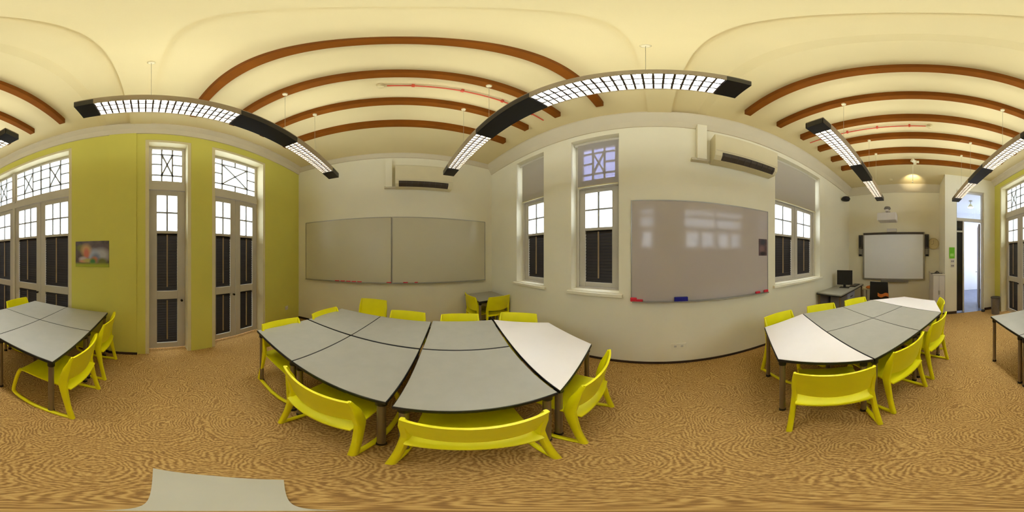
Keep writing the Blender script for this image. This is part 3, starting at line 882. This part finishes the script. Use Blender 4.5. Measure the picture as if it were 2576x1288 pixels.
# ------------------------------------------------------------------ tables
def table(poly, label, top_m, grp=None, rot=0.0, z=0.72):
    cx = sum(p[0] for p in poly)/len(poly); cy = sum(p[1] for p in poly)/len(poly)
    r = thing('table' if top_m == 'desk' else 'trapezoid_table', (cx, cy, 0), label, 'table', grp)
    def inset(k):
        out = []
        n = len(poly)
        for i in range(n):
            p0, p1, p2 = Vector(poly[i-1]), Vector(poly[i]), Vector(poly[(i+1) % n])
            a = (p1-p0).normalized(); b2 = (p2-p1).normalized()
            na = Vector((-a.y, a.x)); nb = Vector((-b2.y, b2.x))
            bis = (na+nb).normalized()
            out.append(p1+bis*(k/max(0.3, bis.dot(na))))
        return [(p.x, p.y) for p in out]
    MB().prism(inset(0.004), z-0.003, z).build('table_top', top_m, r)
    MB().prism(poly, z-0.028, z-0.003).build('edge_band', 'black', r, bevel=0.003)
    MB().prism(inset(0.05), z-0.065, z-0.028).build('under_frame', 'dgrey', r)
    for (x, y) in inset(0.036):
        lg = MB().cyl((x, y, 0.025), (x, y, z-0.06), 0.020, 14).build('leg', 'leg', r, smooth=40)
        MB().cyl((x, y, 0.0), (x, y, 0.03), 0.025, 12, 0.022).build('foot_cap', 'black', lg, smooth=40)
        MB().cyl((x, y, z-0.075), (x, y, z-0.028), 0.026, 12).build('corner_bracket', 'black', lg, smooth=40)
    return r
def quad(p, ang, w, h):
    u = Vector((math.cos(R(ang)), math.sin(R(ang)))); v = Vector((-u.y, u.x)); p = Vector(p)
    return [tuple(p), tuple(p+u*w), tuple(p+u*w+v*h), tuple(p+v*h)]

S = 0.617
def gp(i, j):
    u = Vector((0.946, -0.324)); v = Vector((0.324, 0.946))
    return Vector((-1.225, 1.02))+u*(0.6215*i)+v*(0.632*j)
tn = 'grouped with one white trapezoid'
table(quad(gp(0, 0), -18.9, S, S), 'grey square desk of the six-desk group, corner facing the paired louvred doors', 'desk')
table(quad(gp(1, 0), -18.9, S, S), 'grey square desk of the six-desk group, middle one on the doors side', 'desk')
table(quad(gp(0, 1), -18.9, S, S), 'grey square desk of the six-desk group, corner beside the double whiteboard and yellow wall', 'desk')
table(quad(gp(1, 1), -18.9, S, S), 'grey square desk of the six-desk group, middle one on the double whiteboard side', 'desk')
table([(-0.030, 0.590), (0.583, 0.398), (0.785, 0.983), (0.163, 1.203)], 'grey square desk with a wide black gap, touching the white trapezoid table', 'desk')
table([(0.168, 1.213), (0.790, 0.993), (1.015, 1.597), (0.372, 1.822)], 'grey square desk touching the white trapezoid table, on the double whiteboard side', 'desk')
table([(0.595, 0.395), (1.205, 0.50), (1.43, 1.105), (1.030, 1.594)], 'white trapezoid table ending the six-desk group', 'white_top')

E2 = Vector((0.866, -0.5)); G2 = Vector((-0.5, -0.866)); P2 = Vector((0.24, -1.04))
def q2(i, j):
    a = P2+E2*(0.621*i)+G2*(0.632*j)
    w, h = 0.618, 0.628
    return [tuple(a), tuple(a+G2*h), tuple(a+G2*h+E2*w), tuple(a+E2*w)]
table(q2(0, 0), 'grey square desk between two white trapezoids, near the four louvred doors and centre aisle', 'desk')
table(q2(1, 0), 'grey square desk between two white trapezoids, under the single whiteboard', 'desk')
table(q2(0, 1), 'grey square desk between two white trapezoids, on the doorway side', 'desk')
table(q2(1, 1), 'grey square desk between two white trapezoids, on the computer desk side', 'desk')
def trap(c0, s):
    a = c0-E2*0.618; b2 = c0+E2*0.618; m0 = c0+G2*(s*0.537)
    pl = [a, b2, m0+E2*0.309, m0-E2*0.309]
    return [tuple(p) for p in (pl if s < 0 else pl[::-1])]
table(trap(P2+E2*0.6195-G2*0.006, -1), 'white trapezoid table of the four-desk group, facing the single whiteboard', 'white_top')
table(trap(P2+E2*0.6195+G2*(1.264+0.002), 1), 'white trapezoid table of the four-desk group, facing the screen wall', 'white_top')

def q3(i, j):
    u = Vector((-0.9985, 0.055)); v = Vector((-0.055, -0.9985))
    a = Vector((-0.868, -0.545))+u*(0.625*i)+v*(0.624*j)
    return [tuple(a), tuple(a+u*0.62), tuple(a+u*0.62+v*0.62), tuple(a+v*0.62)]
table(q3(0, 0), 'grey square desk of the plain four-desk block, aisle corner near the poster', 'desk')
table(q3(1, 0), 'grey square desk of the plain four-desk block, under the poster', 'desk')
table(q3(0, 1), 'grey square desk of the plain four-desk block, aisle corner towards the doorway', 'desk')
table(q3(1, 1), 'grey square desk of the plain four-desk block, against the four louvred doors', 'desk')
table(quad((1.27, 2.40), 0, 0.62, 0.62), 'lone grey square desk in the corner beside the double whiteboard', 'desk')

# ------------------------------------------------------------------ chairs
def catmull(pts, n=5):
    out = []
    P = [pts[0]]+list(pts)+[pts[-1]]
    for i in range(1, len(P)-2):
        p0, p1, p2, p3 = (Vector(q) for q in P[i-1:i+3])
        for k in range(n):
            t = k/n
            out.append(0.5*((2*p1)+(-p0+p2)*t+(2*p0-5*p1+4*p2-p3)*t*t+(-p0+3*p1-3*p2+p3)*t**3))
    out.append(Vector(pts[-1]))
    return out
def sweep(mb, pts):
    """pts: (x, y, z, half_x, half_n) swept in the y-z plane with a chamfered section."""
    rings = []
    for i, p in enumerate(pts):
        a = pts[max(0, i-1)]; b2 = pts[min(len(pts)-1, i+1)]
        t = Vector((b2[1]-a[1], b2[2]-a[2])).normalized()
        n = (-t.y, t.x)
        hx, hn = p[3], p[4]; cx, cn = hx*0.4, hn*0.4
        ring = [(hx, -hn+cn), (hx, hn-cn), (hx-cx, hn), (-hx+cx, hn), (-hx, hn-cn), (-hx, -hn+cn), (-hx+cx, -hn), (hx-cx, -hn)]
        rings.append([(p[0]+u, p[1]+n[0]*w, p[2]+n[1]*w) for u, w in ring])
    vs = [q for r in rings for q in r]; m = 8; k = len(rings)
    fs = [(j*m+i, j*m+(i+1) % m, (j+1)*m+(i+1) % m, (j+1)*m+i) for j in range(k-1) for i in range(m)]
    fs += [tuple(range(m))[::-1], tuple(range((k-1)*m, k*m))]
    mb.add(vs, fs)
def shell(fn, nu, nv, off):
    mb = MB()
    top = [[fn(i/nu, j/nv) for i in range(nu+1)] for j in range(nv+1)]
    vs = [p for r in top for p in r]
    bot = [(p[0]+off[0], p[1]+off[1], p[2]+off[2]) for p in vs]
    n = nu+1; k = len(vs)
    fs = []
    for j in range(nv):
        for i in range(nu):
            a = j*n+i
            fs.append((a, a+1, a+n+1, a+n)); fs.append((k+a, k+a+n, k+a+n+1, k+a+1))
    rim = [i for i in range(n)]+[j*n+nu for j in range(1, nv+1)]+[nv*n+i for i in range(nu-1, -1, -1)]+[j*n for j in range(nv-1, 0, -1)]
    for i in range(len(rim)):
        a, b2 = rim[i], rim[(i+1) % len(rim)]
        fs.append((a, k+a, k+b2, b2))
    return mb.add(vs+bot, fs)

def make_chair():
    r = thing('sled_chair', (0, 0, 0), 'yellow chair', 'chair')
    def seat(s, t):
        x = (2*s-1)
        y = -0.245+t*0.465
        if t < 0.2: y -= 0.02*(1-x*x)*(1-t/0.2)
        z = 0.440-0.014*(1-x*x)*math.sin(math.pi*min(1, t*1.1))
        if y > 0.13: z -= ((y-0.13)/0.09)**2*0.022
        if t < 0.25: z -= 0.012*(1-t/0.25)**2
        return (x*0.212, y, z)
    shell(seat, 14, 16, (0, 0, -0.014)).build('seat', 'chair', r, smooth=50)
    def back(s, t):
        x = (2*s-1)
        z = 0.525+t*0.258-0.012*(1-x*x)*(1-t)*2
        y = -0.198-0.058*t-0.034*(1-x*x)
        return (x*(0.214+0.004*t), y, z)
    shell(back, 14, 10, (0, -0.012, -0.002)).build('backrest', 'chair', r, smooth=50)
    for sg in (-1, 1):
        mb = MB()
        up = catmull([(sg*0.212, -0.254, 0.774), (sg*0.217, -0.222, 0.66), (sg*0.217, -0.200, 0.55), (sg*0.219, -0.190, 0.47)], 4)
        lo = catmull([(sg*0.219, -0.190, 0.47), (sg*0.224, -0.207, 0.36), (sg*0.233, -0.240, 0.16), (sg*0.240, -0.268, 0.0)], 4)
        ln = len(up)+len(lo)-1
        pts = []
        for i, p in enumerate(up+lo[1:]):
            q = i/(ln-1)
            hn = 0.014+0.016*math.sin(math.pi*min(1, q*1.15))
            tp = min(1, 0.5+q*3)
            pts.append((p.x, p.y, p.z, 0.016*tp, max(hn, 0.019)*tp))
        sweep(mb, pts)
        sk = catmull([(sg*0.240, -0.262, 0.014), (sg*0.240, -0.12, 0.014), (sg*0.240, 0.02, 0.016), (sg*0.238, 0.16, 0.040), (sg*0.234, 0.235, 0.062),
                      (sg*0.231, 0.262, 0.10), (sg*0.226, 0.250, 0.22), (sg*0.216, 0.225, 0.36), (sg*0.207, 0.205, 0.425)], 4)
        sweep(mb, [(p.x, p.y, p.z, 0.015, 0.014) for p in sk])
        mb.build('sled_leg', 'chair', r, smooth=50)
    return r
proto = make_chair()
used = [False]
GRP = 'yellow sled chairs'
def chair(p, f, label, ref='feet'):
    f = Vector(f).normalized()
    back = 0.27 if ref == 'feet' else 0.262
    o = Vector(p)+f*back
    c2 = proto if not used[0] else copy_tree(proto)
    used[0] = True
    c2.location = (o.x, o.y, 0)
    c2.rotation_euler = (0, 0, math.atan2(-f.x, f.y))
    tag(c2, label, 'chair', GRP)
V1 = (0.324, 0.946); U1 = (0.946, -0.324)
chair((-0.385, 0.605), V1, 'yellow sled chair tucked under the middle desk on the doors side of the six-desk group')
chair((0.20, 0.38), (0.341, 0.94), 'yellow sled chair tucked under the desk beside the wide black gap')
chair((0.853, 0.295), (-0.03, 1), 'yellow sled chair at the white trapezoid ending the six-desk group, carpet aisle side')
chair((-1.135, 1.27), U1, 'yellow sled chair ending the six-desk group, beside the paired louvred doors', 'back')
chair((-0.92, 1.86), U1, 'yellow sled chair at the end of the six-desk group, near the double whiteboard corner', 'back')
chair((-0.42, 2.60), (-0.2, -0.98), 'yellow sled chair pulled back against the double whiteboard wall', 'back')
chair((0.10, 2.02), (-0.324, -0.946), 'yellow sled chair at the middle desk, between the desks and the double whiteboard', 'back')
chair((0.69, 1.79), (-0.324, -0.946), 'yellow sled chair between the six-desk group and the lone corner desk', 'back')
chair((1.30, 1.46), (-0.763, -0.647), 'yellow sled chair at the white trapezoid, under the blind-covered narrow windows', 'back')
chair((0.367, -0.74), (0.6, -0.8), 'yellow sled chair at the white trapezoid of the four-desk group, back to the centre aisle')
chair((-0.005, -1.245), (0.866, -0.5), 'yellow sled chair at the four-desk group, first along the side towards the louvred doors')
chair((-0.325, -1.79), (0.866, -0.5), 'yellow sled chair at the four-desk group, second along the side towards the louvred doors')
chair((-0.47, -2.53), (1, -0.05), 'yellow sled chair at the far white trapezoid, near the low cabinet', 'back')
chair((1.42, -1.33), (-1, 0.0), 'yellow sled chair at the white trapezoid, against the single whiteboard wall', 'back')
chair((1.235, -1.98), (-0.866, 0.5), 'yellow sled chair at the four-desk group, under the wide window', 'back')
chair((0.915, -2.52), (-0.866, 0.5), 'yellow sled chair at the four-desk group, next to the computer desk', 'back')
chair((-1.12, -0.40), (-0.055, -1), 'yellow sled chair at the plain desk block, aisle end on the poster side')
chair((-1.777, -0.362), (-0.055, -1), 'yellow sled chair at the plain desk block, close to the yellow wall')
chair((-1.88, -1.86), (0.055, 1), 'yellow sled chair between the plain desk block and the four louvred doors', 'back')
chair((1.655, 2.35), (0.03, 1), 'yellow sled chair at the lone corner desk, back to the room', 'back')
chair((1.23, 2.70), (1, 0.0), 'yellow sled chair at the lone corner desk, beside the double whiteboard', 'back')

# ------------------------------------------------------------------ computer corner
dk = thing('computer_desk', (1.62, -3.62, 0), 'grey computer desk with drawers along the window wall', 'desk')
MB().box(1.34, 1.90, -4.35, -2.88, 0.695, 0.72).build('desk_top', 'desk', dk)
MB().box(1.332, 1.905, -4.355, -2.872, 0.675, 0.695).build('edge_band', 'black', dk)
MB().box(1.86, 1.88, -4.25, -2.98, 0.3, 0.675).build('modesty_panel', 'lav', dk)
for x, y in ((1.38, -2.92), (1.86, -2.92), (1.38, -4.31), (1.86, -4.31)):
    MB().cyl((x, y, 0), (x, y, 0.675), 0.02, 12).build('leg', 'leg', dk, smooth=40)
pd = thing('drawer_pedestal', (1.56, -3.5, 0), 'grey steel drawer pedestal under the computer desk', 'pedestal')
MB().box(1.37, 1.78, -3.72, -3.26, 0.05, 0.66).build('body', 'lav', pd, bevel=0.004)
for k in range(3):
    dr = MB().box(1.358, 1.37, -3.71, -3.27, 0.07+k*0.197, 0.257+k*0.197).build('drawer', 'lav', pd, bevel=0.003)
    MB().box(1.346, 1.358, -3.55, -3.43, 0.16+k*0.197, 0.175+k*0.197).build('handle', 'black', dr)
for x, y in ((1.42, -3.31), (1.73, -3.31), (1.42, -3.67), (1.73, -3.67)):
    MB().cyl((x, y, 0), (x, y, 0.05), 0.02, 10).build('castor', 'black', pd, smooth=40)
mo = thing('monitor', (1.62, -3.62, 0.72), 'black computer monitor standing on the desk', 'monitor')
def rot_box(mb, c0, ang, x0, x1, y0, y1, z0, z1):
    ca, sa = math.cos(R(ang)), math.sin(R(ang))
    t = MB().box(x0, x1, y0, y1, z0, z1)
    mb.add([(c0[0]+x*ca-y*sa, c0[1]+x*sa+y*ca, c0[2]+z) for x, y, z in t.v], t.f)
    return mb
mc = (1.60, -3.66, 0.72)
rot_box(MB(), mc, 12, -0.19, 0.19, -0.02, 0.02, 0.07, 0.43).build('screen_housing', 'black', mo, bevel=0.006)
rot_box(MB(), mc, 12, -0.175, 0.175, -0.024, -0.02, 0.09, 0.41).build('screen_panel', 'dglass', mo)
rot_box(MB(), mc, 12, -0.03, 0.03, 0.0, 0.03, 0.01, 0.1).build('stand_neck', 'black', mo)
rot_box(MB(), mc, 12, -0.12, 0.12, -0.08, 0.09, 0.0, 0.012).build('stand_base', 'black', mo, bevel=0.004)
kb = thing('keyboard', (1.45, -3.95, 0.72), 'black keyboard lying on the computer desk', 'keyboard')
MB().box(1.38, 1.53, -4.18, -3.80, 0.72, 0.738).build('body', 'black', kb, bevel=0.004)
MB().box(1.39, 1.52, -4.16, -3.82, 0.738, 0.744).build('keys', 'dgrey', kb)
ob = thing('paper_tray', (1.17, -4.28, 0), 'cream open tray table with an orange cloth beside the computer desk', 'stand')
MB().box(1.00, 1.30, -4.5, -4.1, 0.60, 0.64).build('shelf', 'lining', ob, bevel=0.004)
for x, y in ((1.02, -4.12), (1.28, -4.12), (1.02, -4.48), (1.28, -4.48)):
    MB().cyl((x, y, 0), (x, y, 0.60), 0.012, 10).build('leg', 'leg', ob, smooth=40)
oc = MB().lathe([(0.11, 0), (0.12, 0.02), (0.09, 0.05), (0.03, 0.065)], (1.10, -4.2, 0.64), 16).build('cloth_bundle', 'orange', smooth=60)
tag(oc, 'orange cloth bundle on the cream stand', 'cloth')

# black office chair in front of the screen
oc = thing('office_chair', (0.72, -3.75, 0), 'black office chair with back to the desks, before the interactive board', 'office chair')
def ochair():
    c0 = (0.72, -3.75, 0)
    def bk(s, t):
        x = 2*s-1
        return (c0[0]+x*(0.215-0.02*t), c0[1]+0.20+0.03*(1-x*x)+0.03*t, 0.50+t*0.43)
    shell(bk, 10, 8, (0, 0.03, 0)).build('backrest', 'black', oc, smooth=50)
    def st(s, t):
        x = 2*s-1
        return (c0[0]+x*0.23, c0[1]-0.22+t*0.43, 0.45-0.02*(1-x*x))
    shell(st, 8, 8, (0, 0, -0.05)).build('seat', 'black', oc, smooth=50)
    MB().cyl((c0[0], c0[1], 0.1), (c0[0], c0[1], 0.41), 0.03, 12).build('gas_lift', 'dgrey', oc, smooth=40)
    MB().bar((c0[0], c0[1]+0.1, 0.40), (c0[0], c0[1]+0.25, 0.55), 0.05, 0.02, (1, 0, 0)).build('back_support', 'dgrey', oc)
    for k in range(5):
        a = 2*math.pi*k/5+0.3
        q = (c0[0]+0.27*math.cos(a), c0[1]+0.27*math.sin(a))
        l2 = MB().bar((c0[0], c0[1], 0.11), (q[0], q[1], 0.075), 0.035, 0.03, (0, 0, 1)).build('base_arm', 'black', oc)
        MB().cyl((q[0]-0.015, q[1], 0.028), (q[0]+0.015, q[1], 0.028), 0.028, 12).build('castor', 'black', l2, smooth=40)
ochair()
bg2 = shell(lambda s, t: (0.50+s*0.24, -3.482+0.012*math.sin(9*s)+0.0*t, 0.60+t*0.075+0.02*math.sin(7*s)), 10, 4, (0, 0.012, 0)).build('orange_cloth', 'orange', smooth=60)
tag(bg2, 'orange cloth hanging on the back of the black office chair', 'cloth')

# pale sheet on the carpet under the camera
sh = MB().prism([(-0.012, -0.004), (-0.004, 0.012), (-0.196, 0.227), (-0.306, 0.142), (-0.412, 0.023)][::-1], 0.0, 0.004).build('floor_sheet', 'sheet')
tag(sh, 'pale grey wedge-shaped sheet lying flat on the open carpet', 'sheet')
